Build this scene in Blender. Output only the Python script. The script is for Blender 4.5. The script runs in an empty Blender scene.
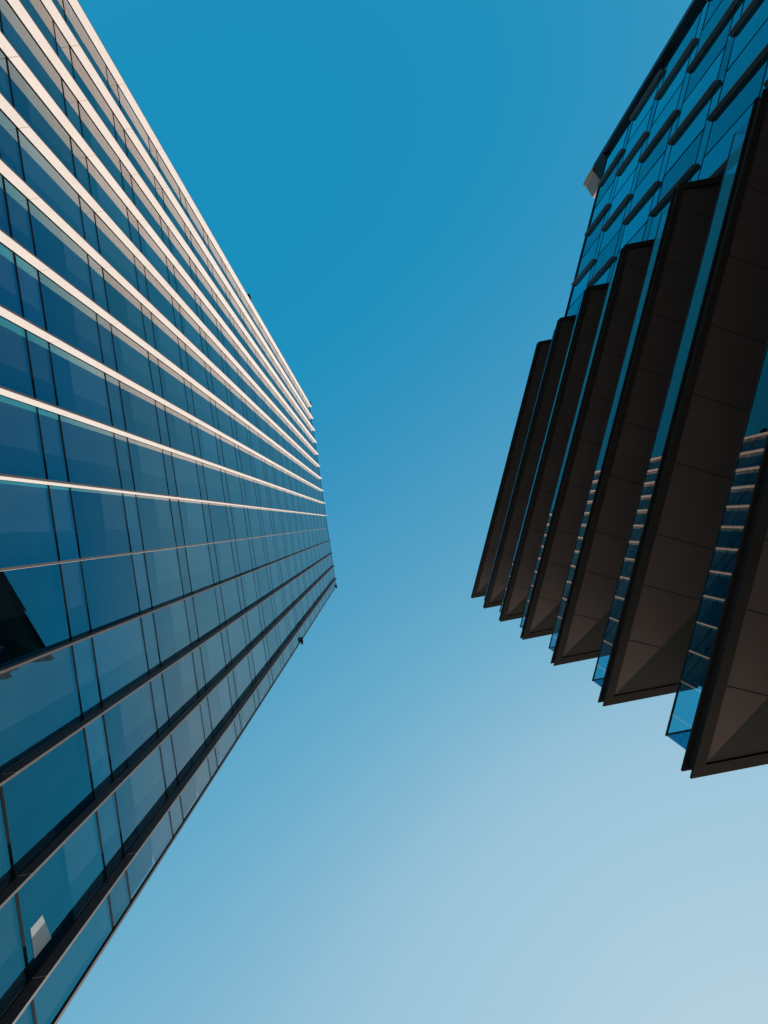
import bpy, math, random
random.seed(7)
D2R = math.radians
scene = bpy.context.scene
COL = scene.collection

# ------------------------------------------------------------------ camera
CAMZ = 1.6
FPX = 740.0
cam_d = bpy.data.cameras.new('camera'); cam = bpy.data.objects.new('camera', cam_d); COL.objects.link(cam)
cam.location = (0, 0, CAMZ)
cam.rotation_euler = (math.pi, 0, 0)            # straight up; picture right = +X, picture down = +Y
cam_d.sensor_width = 36; cam_d.lens = FPX * 36 / 1024
cam_d.shift_x = 6 / 1024; cam_d.shift_y = 9.5 / 1024
cam_d.clip_end = 5000; cam_d.clip_start = 0.05
scene.camera = cam
scene.render.resolution_x = 768; scene.render.resolution_y = 1024

# ------------------------------------------------------------------ sky and sun
SUN_EL = D2R(42); SUN_XY = (0.55, 0.835)
world = bpy.data.worlds.new('World'); scene.world = world; world.use_nodes = True
wt = world.node_tree; wt.nodes.clear()
def wn(t, **k):
    n = wt.nodes.new(t)
    for a, b in k.items(): setattr(n, a, b)
    return n
out = wn('ShaderNodeOutputWorld'); bg = wn('ShaderNodeBackground')
sky = wn('ShaderNodeTexSky'); sky.sky_type = 'NISHITA'; sky.sun_disc = False
sky.sun_elevation = SUN_EL; sky.sun_rotation = math.atan2(SUN_XY[0], SUN_XY[1])
sky.altitude = 0; sky.air_density = 1.0; sky.dust_density = 0.35; sky.ozone_density = 1.5
# the photograph's graded sky: the Sky Texture's own brightness looked up in a ramp of deep to pale blue
sep = wn('ShaderNodeSeparateColor'); wt.links.new(sky.outputs[0], sep.inputs[0])
sc_ = wn('ShaderNodeMath', operation='MULTIPLY'); sc_.inputs[1].default_value = 0.1; wt.links.new(sep.outputs[0], sc_.inputs[0])
rp = wn('ShaderNodeValToRGB'); cr_ = rp.color_ramp; cr_.interpolation = 'LINEAR'
stops = [(0.060, (.0080, .262, .488)), (0.0695, (.0125, .274, .501)), (0.0764, (.034, .291, .521)), (0.110, (.147, .418, .604)),
         (0.132, (.228, .476, .646)), (0.150, (.283, .518, .676)), (0.170, (.320, .546, .698)), (0.20, (.346, .565, .710)), (0.25, (.372, .583, .718)), (0.33, (.410, .608, .727)), (0.45, (.45, .633, .735)), (0.95, (.62, .72, .78))]
while len(cr_.elements) < len(stops): cr_.elements.new(0.5)
for e_, (p_, c_) in zip(cr_.elements, stops): e_.position = p_; e_.color = (*c_, 1)
wt.links.new(sc_.outputs[0], rp.inputs[0])
up = wn('ShaderNodeVectorMath', operation='SCALE'); up.inputs['Scale'].default_value = 10.0
wt.links.new(rp.outputs[0], up.inputs[0]); wt.links.new(up.outputs[0], bg.inputs[0]); bg.inputs[1].default_value = 0.1
wt.links.new(bg.outputs[0], out.inputs[0])
sd = bpy.data.lights.new('sun', 'SUN'); sd.energy = 4.0; sd.angle = D2R(0.5); sd.color = (1.0, 0.93, 0.86)
sun = bpy.data.objects.new('sun', sd); COL.objects.link(sun)
from mathutils import Vector
sv = Vector((SUN_XY[0] * math.cos(SUN_EL), SUN_XY[1] * math.cos(SUN_EL), math.sin(SUN_EL)))
sun.rotation_euler = sv.to_track_quat('Z', 'Y').to_euler(); sun.location = sv * 200
vs = scene.view_settings
vs.view_transform = 'Standard'; vs.look = 'None'; vs.exposure = 0; vs.gamma = 1; vs.use_curve_mapping = False

# ------------------------------------------------------------------ materials
def mat(name): 
    m = bpy.data.materials.new(name); m.use_nodes = True; m.node_tree.nodes.clear(); return m
def solid(name, col, rough=0.6, spec=0.5, var=0.12, scale=3.0, stretch=(1, 1, 1), metallic=0.0, bump=0.0):
    m = mat(name); nt = m.node_tree; N = nt.nodes.new; L = nt.links.new
    o = N('ShaderNodeOutputMaterial'); b = N('ShaderNodeBsdfPrincipled'); L(b.outputs[0], o.inputs[0])
    tc = N('ShaderNodeTexCoord'); mp = N('ShaderNodeMapping'); mp.inputs['Scale'].default_value = stretch
    nz = N('ShaderNodeTexNoise'); nz.inputs['Scale'].default_value = scale; nz.inputs['Detail'].default_value = 6
    L(tc.outputs['Object'], mp.inputs[0]); L(mp.outputs[0], nz.inputs[0])
    oi = N('ShaderNodeObjectInfo')
    ad = N('ShaderNodeMath'); ad.operation = 'MULTIPLY_ADD'; ad.inputs[1].default_value = 0.35; L(oi.outputs['Random'], ad.inputs[0]); L(nz.outputs[0], ad.inputs[2])
    mr = N('ShaderNodeMapRange'); mr.inputs['From Min'].default_value = 0.35; mr.inputs['From Max'].default_value = 1.0
    mr.inputs['To Min'].default_value = 1 - var; mr.inputs['To Max'].default_value = 1 + var
    L(ad.outputs[0], mr.inputs[0])
    mx = N('ShaderNodeVectorMath'); mx.operation = 'SCALE'; mx.inputs[0].default_value = col; L(mr.outputs[0], mx.inputs['Scale'])
    L(mx.outputs[0], b.inputs['Base Color'])
    b.inputs['Roughness'].default_value = rough; b.inputs['Metallic'].default_value = metallic
    b.inputs['Specular IOR Level'].default_value = spec
    if bump:
        bp = N('ShaderNodeBump'); bp.inputs['Strength'].default_value = bump; bp.inputs['Distance'].default_value = 0.01
        L(nz.outputs[0], bp.inputs['Height']); L(bp.outputs[0], b.inputs['Normal'])
    return m
def thin_fresnel(nt, ior):
    # a pane reflects the same from either side, so undo the node's inside-the-glass case
    N = nt.nodes.new; L = nt.links.new
    ge = N('ShaderNodeNewGeometry'); fr = N('ShaderNodeFresnel')
    mx = N('ShaderNodeMix'); mx.inputs[2].default_value = ior; mx.inputs[3].default_value = 1 / ior
    L(ge.outputs['Backfacing'], mx.inputs[0]); L(mx.outputs[0], fr.inputs[0])
    return fr
def glass(name, tint, ior, trans=None, wav=0.0, deep=(0, 0, 0), steep=(0.3, 0.75, 0.95), lo=0.32, hi=0.44):
    """coated curtain-wall glass: mirror by Fresnel over a tinted see-through (or dark) body"""
    m = mat(name); nt = m.node_tree; N = nt.nodes.new; L = nt.links.new
    o = N('ShaderNodeOutputMaterial')
    if trans: df = N('ShaderNodeBsdfTransparent'); df.inputs[0].default_value = (*trans, 1)
    else: df = N('ShaderNodeBsdfDiffuse'); df.inputs[0].default_value = (*deep, 1)
    gl = N('ShaderNodeBsdfGlossy'); gl.inputs['Color'].default_value = (*tint, 1); gl.inputs['Roughness'].default_value = 0.0
    # coated glass: blue mirror when seen steeply, nearly neutral at a glancing angle; two surfaces reflect
    ge = N('ShaderNodeNewGeometry'); dt = N('ShaderNodeVectorMath'); dt.operation = 'DOT_PRODUCT'
    L(ge.outputs['Normal'], dt.inputs[0]); L(ge.outputs['Incoming'], dt.inputs[1])
    ab = N('ShaderNodeMath'); ab.operation = 'ABSOLUTE'; L(dt.outputs['Value'], ab.inputs[0])
    tr_ = N('ShaderNodeMapRange'); tr_.inputs['From Min'].default_value = lo; tr_.inputs['From Max'].default_value = hi
    L(ab.outputs[0], tr_.inputs[0])
    tm = N('ShaderNodeMix'); tm.data_type = 'RGBA'; tm.inputs[6].default_value = (*tint, 1); tm.inputs[7].default_value = (*steep, 1)
    L(tr_.outputs[0], tm.inputs[0]); 
    oi = N('ShaderNodeObjectInfo'); rr = N('ShaderNodeMapRange'); L(oi.outputs['Random'], rr.inputs[0])
    rr.inputs['To Min'].default_value = 0.90 if trans else 0.76; rr.inputs['To Max'].default_value = 1.08 if trans else 1.2
    vm = N('ShaderNodeVectorMath'); vm.operation = 'SCALE'; L(tm.outputs[2], vm.inputs[0]); L(rr.outputs[0], vm.inputs['Scale']); L(vm.outputs[0], gl.inputs['Color'])
    fr0 = thin_fresnel(nt, ior)
    p1 = N('ShaderNodeMath'); p1.operation = 'ADD'; p1.inputs[1].default_value = 1; L(fr0.outputs[0], p1.inputs[0])
    dv = N('ShaderNodeMath'); dv.operation = 'DIVIDE'; L(fr0.outputs[0], dv.inputs[0]); L(p1.outputs[0], dv.inputs[1])
    fr = N('ShaderNodeMath'); fr.operation = 'MULTIPLY'; fr.inputs[1].default_value = 2; L(dv.outputs[0], fr.inputs[0])
    m2 = N('ShaderNodeMixShader'); L(fr.outputs[0], m2.inputs[0]); L(df.outputs[0], m2.inputs[1]); L(gl.outputs[0], m2.inputs[2])
    if wav:
        tc = N('ShaderNodeTexCoord')
        n2 = N('ShaderNodeTexNoise'); n2.inputs['Scale'].default_value = 0.5; n2.inputs['Detail'].default_value = 1
        L(tc.outputs['Object'], n2.inputs[0])
        bp = N('ShaderNodeBump'); bp.inputs['Strength'].default_value = wav; bp.inputs['Distance'].default_value = 0.02
        L(n2.outputs[0], bp.inputs['Height']); L(bp.outputs[0], gl.inputs['Normal'])
    L(m2.outputs[0], o.inputs[0]); return m
def clear_glass(name, tint):
    """balustrade pane one can see through: blue tinted, strongly reflecting"""
    m = mat(name); nt = m.node_tree; N = nt.nodes.new; L = nt.links.new
    o = N('ShaderNodeOutputMaterial'); tr = N('ShaderNodeBsdfTransparent'); tr.inputs[0].default_value = (*tint, 1)
    gl = N('ShaderNodeBsdfGlossy'); gl.inputs['Roughness'].default_value = 0; gl.inputs['Color'].default_value = (1, 0.86, 0.82, 1)
    fr = thin_fresnel(nt, 1.75)
    mx = N('ShaderNodeMixShader'); L(fr.outputs[0], mx.inputs[0]); L(tr.outputs[0], mx.inputs[1]); L(gl.outputs[0], mx.inputs[2])
    L(mx.outputs[0], o.inputs[0]); return m

M = {}
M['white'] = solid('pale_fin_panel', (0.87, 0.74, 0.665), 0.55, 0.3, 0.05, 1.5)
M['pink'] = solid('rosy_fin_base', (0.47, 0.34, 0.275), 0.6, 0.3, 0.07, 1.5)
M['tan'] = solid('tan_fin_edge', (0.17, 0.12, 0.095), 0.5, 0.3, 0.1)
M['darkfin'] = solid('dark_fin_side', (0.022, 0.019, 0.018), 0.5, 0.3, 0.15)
M['joint'] = solid('dark_joint', (0.006, 0.006, 0.007), 0.8, 0.05, 0.1)
M['frame'] = solid('dark_bronze_frame', (0.012, 0.012, 0.013), 0.55, 0.25, 0.15)
M['glass'] = glass('tower_glass', (0.76, 0.72, 0.70), 1.85, (0.45, 0.58, 0.64), wav=0.03, steep=(0.06, 0.58, 0.80), lo=0.27, hi=0.38)
M['room'] = solid('dark_interior', (0.008, 0.02, 0.03), 0.9, 0.1, 0.3, 0.7)
M['blind'] = solid('grey_roller_blind', (0.24, 0.25, 0.25), 0.9, 0.1, 0.25, 0.9)
M['shadowbox'] = solid('grey_shadow_box', (0.2, 0.21, 0.21), 0.9, 0.1, 0.25, 0.9)
M['r_glass'] = glass('block_glass', (0.2, 0.9, 1.0), 1.75, None, 0.03, (0.001, 0.01, 0.02), (0.1, 0.8, 1.0), 0.2, 0.5)
M['r_span'] = glass('block_spandrel_glass', (0.2, 0.85, 0.95), 1.68, None, 0.03, (0.002, 0.016, 0.026), (0.1, 0.8, 1.0), 0.2, 0.5)
M['low_glass'] = glass('recessed_glazing', (0.6, 0.8, 0.9), 1.3, None, 0.03, (0.012, 0.014, 0.014))
M['rail_glass'] = clear_glass('balustrade_glass', (0.07, 0.47, 0.66))
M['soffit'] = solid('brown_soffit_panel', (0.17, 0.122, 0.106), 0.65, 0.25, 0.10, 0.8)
M['soffit_shaded'] = solid('shaded_soffit_panel', (0.08, 0.07, 0.06), 0.65, 0.25, 0.10, 0.8)  # soffit colour darkened to paint shade onto the mitred end fold
M['fascia'] = solid('dark_brown_fascia', (0.022, 0.018, 0.016), 0.75, 0.08, 0.15, 2)
M['lip'] = solid('brown_edge_strip', (0.05, 0.04, 0.034), 0.6, 0.15, 0.12, 2)
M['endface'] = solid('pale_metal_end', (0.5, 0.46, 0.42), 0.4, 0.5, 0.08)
M['bfin'] = solid('grey_facade_fin', (0.13, 0.133, 0.133), 0.5, 0.3, 0.15, 4)
M['crown'] = solid('grey_ribbed_cladding', (0.42, 0.37, 0.33), 0.6, 0.3, 0.1, 6)
M['copper'] = solid('copper_trim', (0.55, 0.25, 0.13), 0.5, 0.4, 0.1)
M['roof'] = solid('roof_membrane', (0.2, 0.2, 0.19), 0.9, 0.2, 0.15, 0.5)
M['pale_patch'] = solid('pale_reflection', (0.4, 0.42, 0.42), 0.8, 0.2, 0.06, 5)
M['strip'] = solid('grey_blind_rail', (0.3, 0.34, 0.36), 0.7, 0.2, 0.1)
M['core'] = solid('tower_side_cladding', (0.10, 0.10, 0.105), 0.6, 0.3, 0.1, 0.3)
M['paving'] = solid('grey_paving', (0.42, 0.37, 0.32), 0.85, 0.2, 0.15, 0.4)
M['added_road_asphalt'] = solid('added_road_asphalt', (0.05, 0.05, 0.052), 0.9, 0.2, 0.2, 2)
M['kerbst'] = solid('kerb_stone', (0.3, 0.29, 0.27), 0.85, 0.2, 0.12, 2)

# ------------------------------------------------------------------ mesh helpers
class MB:
    def __init__(s): s.v = []; s.f = []; s.mi = []; s.mats = []
    def mid(s, m):
        if m not in s.mats: s.mats.append(m)
        return s.mats.index(m)
    def face(s, pts, m):
        b = len(s.v); s.v += [tuple(p) for p in pts]; s.f.append(tuple(range(b, b + len(pts)))); s.mi.append(s.mid(m))
    def prism(s, poly, z0, z1, m, mtop=None, mbot=None, sides=None):
        n = len(poly); b = len(s.v)
        s.v += [(p[0], p[1], z0) for p in poly] + [(p[0], p[1], z1) for p in poly]
        area = sum(poly[i][0] * poly[(i + 1) % n][1] - poly[(i + 1) % n][0] * poly[i][1] for i in range(n))
        ccw = area > 0
        for i in range(n):
            j = (i + 1) % n
            q = (b + i, b + j, b + n + j, b + n + i)
            s.f.append(q if ccw else q[::-1]); s.mi.append(s.mid(sides[i] if sides else m))
        top = tuple(range(b + n, b + 2 * n)); bot = tuple(range(b, b + n))
        s.f.append(top if ccw else top[::-1]); s.mi.append(s.mid(mtop or m))
        s.f.append(bot[::-1] if ccw else bot); s.mi.append(s.mid(mbot or m))
    def build(s, name, parent=None, origin=None):
        me = bpy.data.meshes.new(name)
        ox = origin or (0, 0, 0)
        me.from_pydata([(x - ox[0], y - ox[1], z - ox[2]) for x, y, z in s.v], [], s.f)
        for m in s.mats: me.materials.append(M[m])
        for p, i in zip(me.polygons, s.mi): p.material_index = i
        me.update()
        o = bpy.data.objects.new(name, me); COL.objects.link(o)
        o.location = ox
        if parent:
            pl = parent_world(parent)
            o.parent = parent; o.location = (ox[0] - pl[0], ox[1] - pl[1], ox[2] - pl[2])
        o['_w'] = ox
        return o
def parent_world(p): return tuple(p['_w'])
def thing(name, label, cat, loc=(0, 0, 0), group=None):
    o = bpy.data.objects.new(name, None); COL.objects.link(o); o.location = loc; o['_w'] = loc
    o['label'] = label; o['category'] = cat
    if group: o['group'] = group
    return o
def frame(n, t):
    return lambda r, a: (n[0] * r + t[0] * a, n[1] * r + t[1] * a)
def rect(F, r0, r1, a0, a1): return [F(r0, a0), F(r1, a0), F(r1, a1), F(r0, a1)]
def vquad(F, r, a0, a1, z0, z1, jit=0.0):
    j = lambda: random.uniform(-jit, jit)
    p, q = F(r + j(), a0), F(r + j(), a1)
    p2, q2 = F(r + j(), a0), F(r + j(), a1)
    return [(p[0], p[1], z0), (q[0], q[1], z0), (q2[0], q2[1], z1), (p2[0], p2[1], z1)]

# ------------------------------------------------------------------ ground
g = MB(); g.face([(-2500, -2500, 0), (2500, -2500, 0), (2500, 2500, 0), (-2500, 2500, 0)], 'paving')
o = g.build('ground'); o['kind'] = 'structure'
g = MB(); g.face([(-300, -120, 0.004), (300, -120, 0.004), (300, -5.0, 0.004), (-300, -5.0, 0.004)], 'added_road_asphalt')  # unseen dark strip, added to cut the bounce light on the upper soffits
o = g.build('added_dark_road'); o['kind'] = 'structure'
g = MB(); g.prism([(-300, -5.0), (300, -5.0), (300, -4.85), (-300, -4.85)], 0.0, 0.12, 'kerbst')
o = g.build('kerb'); o['kind'] = 'structure'

# ------------------------------------------------------------------ LEFT: glass tower with vertical fins
D = 6.06; DEP = 0.24; DT = D - DEP; BD = 0.03
nL = (-0.9893, 0.1457); dL = (0.1457, 0.9893)
FL = frame(nL, dL)
LTOP = CAMZ + FPX * DT / 48.8
A0 = -2.533 * DT; A1 = 1.138 * D
base = FL(D, 0)
tower = thing('glass_tower', 'tall blue glass tower at left with bright white vertical fins narrowing up to its roof', 'tower', (base[0], base[1], 0))
# body behind the curtain wall
b = MB(); b.prism(rect(FL, D + BD + 0.12, D + 26, A0 + 0.01, A1 - 0.02), 0, LTOP - 0.3, 'core'); b.build('tower_wall', tower)
b = MB()
b.prism(rect(FL, D - 0.02, D + 0.35, A0 - 0.02, A1 + 0.01), LTOP - 0.28, LTOP - 0.02, 'frame')
b.prism(rect(FL, D + 0.35, D + 26.02, A0 - 0.02, A0 + 0.3), LTOP - 0.28, LTOP + 0.05, 'core')
b.prism(rect(FL, D + 0.35, D + 26.02, A1 - 0.3, A1 + 0.01), LTOP - 0.28, LTOP + 0.05, 'core')
b.build('roof', tower)
fins = [DT * (-2.527 + 0.25357 * m - 0.034 * (1 - ((m - 7) / 7) ** 2)) for m in range(15)]
edges = fins + [A1]
ZN0 = CAMZ + FPX * D * 0.003115; FLOOR = FPX * D * 0.000906; NARROW = FPX * D * 0.000218
ks = range(-4, 25)
lev = []                                            # (z0, z1, narrow?)
for k in ks:
    z = ZN0 + FLOOR * k
    lev.append((z, z + NARROW, True)); lev.append((z + NARROW, z + FLOOR, False))
lev = [(max(a, 0.0), min(c, LTOP - 0.3), n) for a, c, n in lev if c > 0.3 and a < LTOP - 0.6]
lev = [l for l in lev if l[1] - l[0] > 0.1]
def proj(x, y, z):
    z -= CAMZ; return (378 + FPX * x / z, 521.5 + FPX * y / z)
cells = []
for i in range(len(edges) - 1):
    a0, a1 = edges[i], edges[i + 1]
    for (z0, z1, nar) in lev:
        ar = 0
        if z0 > 5:
            c = [proj(*FL(D, a), z) for a, z in ((a0, z0), (a1, z0), (a1, z1), (a0, z1))]
            c = [(min(max(x, 0), 768), min(max(y, 0), 1024)) for x, y in c]
            ar = abs(sum(c[q][0] * c[(q + 1) % 4][1] - c[(q + 1) % 4][0] * c[q][1] for q in range(4))) / 2
        cells.append((ar, a0, a1, z0, z1, nar))
cells.sort(key=lambda c: -c[0])
rest = MB()
BD = BD                                           # blinds hang this far behind the glass
for n, (ar, a0, a1, z0, z1, nar) in enumerate(cells):
    mb = MB() if n < 99 else rest
    e = 0.012
    mb.face(vquad(FL, D, a0 + e, a1 - e, z0 + e, z1 - e, 0.0025), 'glass')
    if nar: mb.face(vquad(FL, D + BD, a0, a1, z0, z1)[::-1], 'shadowbox')
    else:
        f = random.choice([0.0, 0.0, 0.0, 0.22, 0.25, 0.28, 0.3, 0.33, 0.55, 1.0])      # where the blind ends above the sill
        zm = z0 + (z1 - z0) * f
        if f < 1: mb.face(vquad(FL, D + BD, a0, a1, zm, z1)[::-1], 'blind')
        if f > 0: mb.face(vquad(FL, D + BD + 0.05, a0, a1, z0, zm + (0.02 if f < 1 else 0))[::-1], 'room')
    if n < 99:
        c = FL(D, a0); mb.build('spandrel_pane' if nar else 'window_pane', tower, (c[0], c[1], z0))
o = rest.build('window_panes', tower); o['kind'] = 'stuff'
# transoms: one thin dark line for each joint height
for (z0, z1, nar) in lev[1:]:
    b = MB(); b.prism(rect(FL, D - 0.003, D + 0.02, A0 + 0.02, A1 - 0.004), z0 - 0.042, z0 + 0.042, 'joint')
    c = FL(D, 0); b.build('transom', tower, (c[0], c[1], z0))
# bottom edge post of the curtain wall
b = MB(); b.prism(rect(FL, D - 0.03, D + 0.059, A1 - 0.003, A1 + 0.05), 0, LTOP - 0.29, 'frame'); b.build('corner_post', tower)
# fins
HW = 0.021
for a in fins:
    c = FL(D, a)
    r0, rt = D - 0.02, DT
    P = rect(FL, rt, r0, a - HW, a + HW)
    blade = MB(); core = MB()
    zs = [0.0] + [ZN0 + FLOOR * k + NARROW + 0.05 for k in ks if 0.5 < ZN0 + FLOOR * k < LTOP - 1.5] + [LTOP]
    for q in range(len(zs) - 1):                    # one panel for each floor, 14 mm joints between them
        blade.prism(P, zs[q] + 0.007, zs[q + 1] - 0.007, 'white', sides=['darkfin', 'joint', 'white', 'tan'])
    bo = blade.build('fin', tower, (c[0], c[1], 0))
    core.prism(rect(FL, rt + 0.008, D + 0.015, a - HW + 0.008, a + HW - 0.008), 0, LTOP - 0.02, 'joint'); core.build('fin_core', bo, (c[0], c[1], 0))
# small brackets clamped to the two edges of the tower
def bracket(a, z, s):
    c = FL(D, a); b = MB()
    for k in (0, 0.33):
        b.prism(rect(FL, D - 0.12, D - 0.02, min(a, a + s * 0.42), max(a, a + s * 0.42)), z + k, z + k + 0.12, 'joint')
    b.prism(rect(FL, D - 0.14, D - 0.1, min(a, a + s * 0.1), max(a, a + s * 0.1)), z - 0.1, z + 0.55, 'joint')
    b.build('bracket', tower, (c[0], c[1], z))
bracket(A1 - 0.2, CAMZ + 47.6, 1); bracket(A1 - 0.2, LTOP - 0.8, 1)
b = MB(); a = A0; z = CAMZ + 45.6; b.prism(rect(FL, DT - 0.02, DT + 0.12, a - 0.30, a - 0.04), z, z + 0.5, 'joint'); c = FL(D, a); b.build('bracket', tower, (c[0], c[1], z))
b = MB(); a = A0; z = LTOP - 1.2; b.prism(rect(FL, DT - 0.02, DT + 0.16, a - 0.34, a - 0.04), z, z + 0.6, 'joint'); b.build('bracket', tower, (c[0], c[1], z))

# ------------------------------------------------------------------ RIGHT: block with stacked balconies
n_ = (0.9678, 0.2516); t_ = (-0.2516, 0.9678)
FR = frame(n_, t_)
E = 5.09; G = 1.33 * E
mr, ma = 0.9026, -0.4305                            # the slab ends run along this (r, a) direction
def along_end(a_corner, r): return a_corner + (r - E) * ma / mr
ALO, AHI = -1.95 * E, 0.463 * E
ROOF = CAMZ + 38.84
c0 = FR(G, -8)
block = thing('balcony_block', 'dark brown office block at right with stacked slab balconies over blue glass', 'building', (c0[0], c0[1], 0))
ZK = [CAMZ + FPX * E * (0.00909 - 0.001062 * k) for k in range(8)]
SL = 0.36
PIERA = -21.78
# core walls
AE = along_end(AHI, G) - 0.05
b = MB()
back = 14
b.prism([FR(G + 0.06, PIERA + 0.05), FR(G + 0.06, AE - 0.03), FR(G + back, AE - 0.03 + back * ma / mr), FR(G + back, PIERA + 0.05)], 0, ZK[0] + 0.3, 'core')
b.build('block_wall', block)
b = MB(); b.prism(rect(FR, G + 0.07, G + back - 0.05, PIERA + 0.06, ALO + 0.1), ZK[0] + 0.3, ROOF - 0.1, 'core'); b.build('upper_wall', block)
b = MB(); b.prism(rect(FR, G - 0.01, G + back, PIERA + 0.08, ALO + 0.12), ROOF - 0.1, ROOF + 0.05, 'frame'); b.build('roof', block)
# upper-volume glazing: columns of panes, staggered fins
COLW = 0.2005 * (G - 0.10)
GA = -2.97 * (G - 0.10)
cols = []
a = GA - 2 * COLW
prev = PIERA + 0.02
while a < ALO + 0.05:
    if a - prev > 0.2: cols.append((prev, a)); prev = a
    a += COLW
cols.append((prev, ALO + 0.1))
SPC = [CAMZ + 22.75 + 3.97 * k for k in range(-5, 5)]
SPH = 0.70
ztop = ROOF - 0.1
rest = MB()
for ci, (a0, a1) in enumerate(cols):
    for k in range(len(SPC)):
        zs0, zs1 = SPC[k] - SPH / 2, SPC[k] + SPH / 2
        zw1 = (SPC[k + 1] - SPH / 2) if k + 1 < len(SPC) else ztop
        zw1 = min(zw1, ztop)
        e = 0.008
        if zs1 < ztop:
            q = MB(); q.face(vquad(FR, G, a0 + e, a1 - e, max(0, zs0) + e, zs1 - e, 0.001)[::-1], 'r_span')
            c = FR(G, a0); q.build('spandrel_pane', block, (c[0], c[1], zs0)) if k > 3 else None
            if k <= 3: rest.face(vquad(FR, G, a0 + e, a1 - e, max(0, zs0) + e, zs1 - e, 0.001)[::-1], 'r_span')
        if zw1 > zs1 + 0.3:
            if k > 3:
                q = MB(); q.face(vquad(FR, G, a0 + e, a1 - e, zs1 + e, zw1 - e, 0.005)[::-1], 'r_glass')
                c = FR(G, a0); q.build('window_pane', block, (c[0], c[1], zs1))
            else: rest.face(vquad(FR, G, a0 + e, a1 - e, zs1 + e, zw1 - e, 0.005)[::-1], 'r_glass')
# glazing behind the balconies
a = ALO + 0.1
while a < AE - 0.2:
    a1 = min(a + COLW, AE)
    for k in range(len(SPC)):
        zs0, zs1 = SPC[k] - SPH / 2, SPC[k] + SPH / 2
        zw1 = (SPC[k + 1] - SPH / 2) if k + 1 < len(SPC) else ztop
        lim = ZK[0] + 0.3
        if zs0 < lim: rest.face(vquad(FR, G, a + 0.008, a1 - 0.008, max(0, zs0) + .008, min(lim, zs1 - .008), 0.001)[::-1], 'low_glass')
        if zs1 < lim: rest.face(vquad(FR, G, a + 0.008, a1 - 0.008, zs1 + .008, min(lim, zw1 - .008), 0.0015)[::-1], 'low_glass')
    a = a1
o = rest.build('lower_glazing', block); o['kind'] = 'stuff'
# window frames: backing grid just behind the joints
b = MB(); b.prism(rect(FR, G + 0.008, G + 0.05, PIERA + 0.02, AE), 0, ZK[0] + 0.29, 'joint')
b.prism(rect(FR, G + 0.008, G + 0.05, PIERA + 0.02, ALO + 0.1), ZK[0] + 0.291, ztop, 'joint'); b.build('window_frame', block)
# mullions and transom lines standing a little proud
for z in SPC:
    for zz in (z - SPH / 2, z + SPH / 2):
        if zz > 1 and zz < ztop:
            aend = ALO + 0.1 if zz > ZK[0] else AE
            b = MB(); b.prism(rect(FR, G - 0.012, G + 0.005, PIERA + 0.02, aend), zz - 0.014, zz + 0.014, 'joint')
            c = FR(G, -10); b.build('transom', block, (c[0], c[1], zz))
def bfin(a, z0, z1):
    c = FR(G, a); w = 0.024; d = 0.15
    v = []
    b = MB()
    prof = [(G - 0.004, z0), (G - d * 0.5, z0 + 0.02), (G - d, z0 + 0.1), (G - d, z1 - 0.1), (G - d * 0.5, z1 - 0.02), (G - 0.004, z1)]
    L_ = [(*FR(r, a - w), z) for r, z in prof]; R_ = [(*FR(r, a + w), z) for r, z in prof]
    b.face(L_, 'bfin'); b.face(R_[::-1], 'bfin')
    for i in range(len(prof)):
        j = (i + 1) % len(prof)
        b.face([L_[j], L_[i], R_[i], R_[j]], 'bfin')
    b.build('facade_fin', block, (c[0], c[1], z0))
for k in range(0, len(SPC)):
    z0 = SPC[k]; z1 = SPC[k + 1] if k + 1 < len(SPC) else ztop
    z1 = min(z1, ztop + 0.3)
    if z1 - z0 < 1: continue
    off = 1 if (len(SPC) - 1 - k) % 2 == 0 else 0
    # k=9 is the storey under the roof
    j = off - 2 if off else 0
    while True:
        a = GA + j * COLW
        if a > ALO - 0.3: break
        bfin(a, z0 + 0.04, z1 - 0.04)
        # thin joint line at the in-between position
        am = a + COLW
        if am < ALO:
            b = MB(); b.prism(rect(FR, G - 0.012, G + 0.005, am - 0.014, am + 0.014), z0 + SPH / 2, z1 - SPH / 2, 'joint')
            c = FR(G, am); b.build('mullion', block, (c[0], c[1], z0))
        j += 2
# end pier and crown
Po = (6.55, -21.76); Q = (7.25, -21.1); PT = CAMZ + 40.75; CT = CAMZ + 42.5
b = MB()
b.prism([FR(*Po), FR(G + 0.0, PIERA + 0.02), FR(G + 6, PIERA + 0.02), FR(G + 6, PIERA - 0.6), FR(Po[0], Po[1] - 0.3)], 0, PT, 'frame')
b.prism([FR(Po[0] + .04, Po[1] + .022), FR(Q[0] + .01, Q[1]), FR(G + 4.0, Q[1] + 0.3), FR(G + 4.0, PIERA + 0.021)], ROOF + 0.052, PT - 0.001, 'frame')
b.build('end_pier', block)
b = MB()
nr = 9
b.prism([FR(Po[0] + .02, Po[1] + .02), FR(*Q), FR(G + 4.0, Q[1] + 0.3), FR(G + 4.0, PIERA - 0.5), FR(Po[0] + .02, Po[1] - 0.28)], PT + 0.002, CT, 'crown')
ux, uy = Q[0] - Po[0], Q[1] - Po[1]; l = math.hypot(ux, uy); ux /= l; uy /= l; px, py = -uy, ux
def pt(s, d): return FR(Po[0] + ux * s + px * d, Po[1] + uy * s + py * d)
for i in range(nr):
    z = PT + 0.1 + i * 0.178
    b.prism([pt(0.2, 0.03), pt(l - 0.02, 0.03), pt(l - 0.02, 0.0), pt(0.2, 0.0)], z, z + 0.11, 'crown')
cr = b.build('roof_crown', block)
b = MB(); b.prism([pt(0.0, 0.05), pt(0.2, 0.05), pt(0.2, 0.0), pt(0.0, 0.0)], PT - 0.01, CT + 0.02, 'copper'); b.build('corner_trim', cr)

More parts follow.
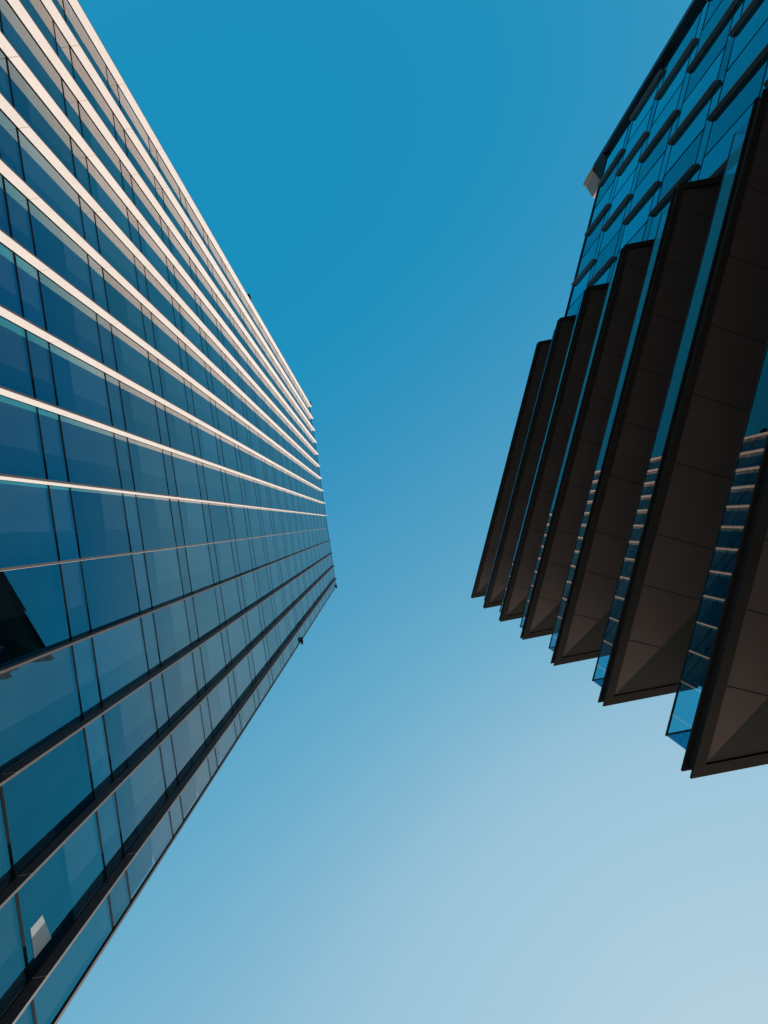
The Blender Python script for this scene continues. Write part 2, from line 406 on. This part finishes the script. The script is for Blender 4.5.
# balconies
JR = [0.195, -0.02, -0.22, -0.5, -0.77, -1.04, -1.31, -1.58, -1.85]
RISE = 0.31
def end_inset(aend, sign, d):
    """a at r for the end line moved inward by d (perpendicular)"""
    # end direction (mr, ma); its unit normal in (r, a) pointing to +a is (-ma, mr)
    return lambda r: aend + (r - E) * ma / mr - sign * d / mr
SB = 0.15; RH = 1.05
def balcony(k, railing=True):
    z = ZK[k]
    c = FR(E, 0)
    root = bpy.data.objects.new('balcony', None); COL.objects.link(root)
    pl = parent_world(block); root.parent = block; root.location = (c[0] - pl[0], c[1] - pl[1], z - pl[2]); root['_w'] = (c[0], c[1], z)
    org = (c[0], c[1], z)
    def outline(d, rin):
        hi = end_inset(AHI, 1, d); lo = end_inset(ALO, -1, d)
        return [(E + d, lo(E + d)), (E + d, hi(E + d)), (rin, hi(rin)), (rin, lo(rin))]
    O = outline(0, G - 0.002); I = outline(0.15, G - 0.002)
    # fascia ring: vertical outer faces with a shallow groove at mid height, flat lip underneath
    b = MB()
    O2 = outline(0.05, G - 0.002)
    def band(P1, za, P2, zb, m, endm=None):
        for i, j, mm in ((0, 1, m), (1, 2, endm or m), (3, 0, m)):
            b.face([(*FR(*P1[i]), za), (*FR(*P2[i]), zb), (*FR(*P2[j]), zb), (*FR(*P1[j]), za)][::1], mm)
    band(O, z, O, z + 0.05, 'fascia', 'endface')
    band(O, z + 0.05, O2, z + 0.07, 'fascia')
    band(O2, z + 0.07, O2, z + SL - 0.08, 'fascia')
    band(O2, z + SL - 0.08, O, z + SL - 0.06, 'fascia')
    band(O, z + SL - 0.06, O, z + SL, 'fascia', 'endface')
    b.face([(*FR(*p), z + SL) for p in O], 'roof')
    b.build('fascia', root, org)
    b = MB()
    band(O, z, I, z, 'lip'); band(I, z, I, z + 0.05, 'joint')
    b.build('edge_strip', root, org)
    # soffit: main fold and mitred end fold
    S = outline(0.165, G - 0.002)
    zb = z + 0.035
    cc = S[1]
    # interior bisector between outer edge (towards -a) and end edge (towards mr, ma)
    bx, by = mr + 0.0, ma - 1.0; l = math.hypot(bx, by); bx /= l; by /= l
    s = (S[2][0] - cc[0]) / bx; Mi = (S[2][0], cc[1] + by * s)
    h = RISE
    pts = {'U0': (*FR(*S[0]), zb), 'C': (*FR(*cc), zb), 'M': (*FR(*Mi), zb + h), 'G': (*FR(*S[2]), zb), 'U1': (*FR(*S[3]), zb + h)}
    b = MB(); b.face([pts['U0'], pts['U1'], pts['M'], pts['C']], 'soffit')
    wd = S[2][0] - S[0][0]
    def zat(r): return zb + h * (r - S[0][0]) / wd
    for jj in JR:
        a = jj * E
        # clip at the mitre
        r_hi = S[2][0] - 0.02
        if a > Mi[1]: r_hi = cc[0] + bx * (a - cc[1]) / by - 0.01
        r_lo = S[0][0]
        if r_hi < r_lo + 0.05: continue
        w = 0.0055
        b.face([(*FR(r_lo, a - w), zat(r_lo) - 0.004), (*FR(r_hi, a - w), zat(r_hi) - 0.004), (*FR(r_hi, a + w), zat(r_hi) - 0.004), (*FR(r_lo, a + w), zat(r_lo) - 0.004)], 'joint')
    b.build('soffit', root, org)
    b = MB(); b.face([pts['C'], pts['M'], pts['G']], 'soffit_shaded'); b.build('soffit_end', root, org)
    if railing:
        R_ = outline(SB, G - 0.01)
        zt = z + SL + RH
        gl = MB(); cuts = [ALO + SB, -1.60 * E, -1.24 * E, -0.88 * E, -0.52 * E, -0.16 * E, 0.20 * E, R_[1][1]]
        cuts[0] = R_[0][1]
        for i in range(len(cuts) - 1):
            p, q = FR(R_[0][0], cuts[i] + 0.004), FR(R_[0][0], cuts[i + 1] - 0.004)
            gl.face([(*p, z + SL + 0.002), (*p, zt), (*q, zt), (*q, z + SL + 0.002)], 'rail_glass')
        for i, j in ((1, 2), (3, 0)):
            p, q = FR(*R_[i]), FR(*R_[j])
            gl.face([(*p, z + SL + 0.002), (*p, zt), (*q, zt), (*q, z + SL + 0.002)], 'rail_glass')
        gl.build('glass_railing', root, org)
        R2 = outline(SB + 0.02, G - 0.01); R1 = outline(SB - 0.008, G - 0.01)
        hr = MB()
        for i, j in ((0, 1), (1, 2), (3, 0)):
            hr.prism([FR(*R1[i]), FR(*R1[j]), FR(*R2[j]), FR(*R2[i])], zt, zt + 0.03, 'frame')
        hr.build('handrail', root, org)
for k in range(8): balcony(k, k > 0)

# pale patch painted for a reflection in one low pane of the tower
def ray_to_plane(px, py):
    x = (px - 378) / FPX; y = (py - 521.5) / FPX
    r = nL[0] * x + nL[1] * y; a = dL[0] * x + dL[1] * y
    return D / r * a, CAMZ + D / r
(a0, z0) = ray_to_plane(42, 915); (a1, z1) = ray_to_plane(30, 929); (a2, z2) = ray_to_plane(34, 959); (a3, z3) = ray_to_plane(51, 938)
b = MB(); r = D - 0.006
b.face([(*FL(r, a), z) for a, z in ((a0, z0), (a1, z1), (a2, z2), (a3, z3))], 'pale_patch'); c = FL(r, a0)
b.build('reflection_patch', tower, (c[0], c[1], z0))
for o in bpy.data.objects:
    if '_w' in o: del o['_w']
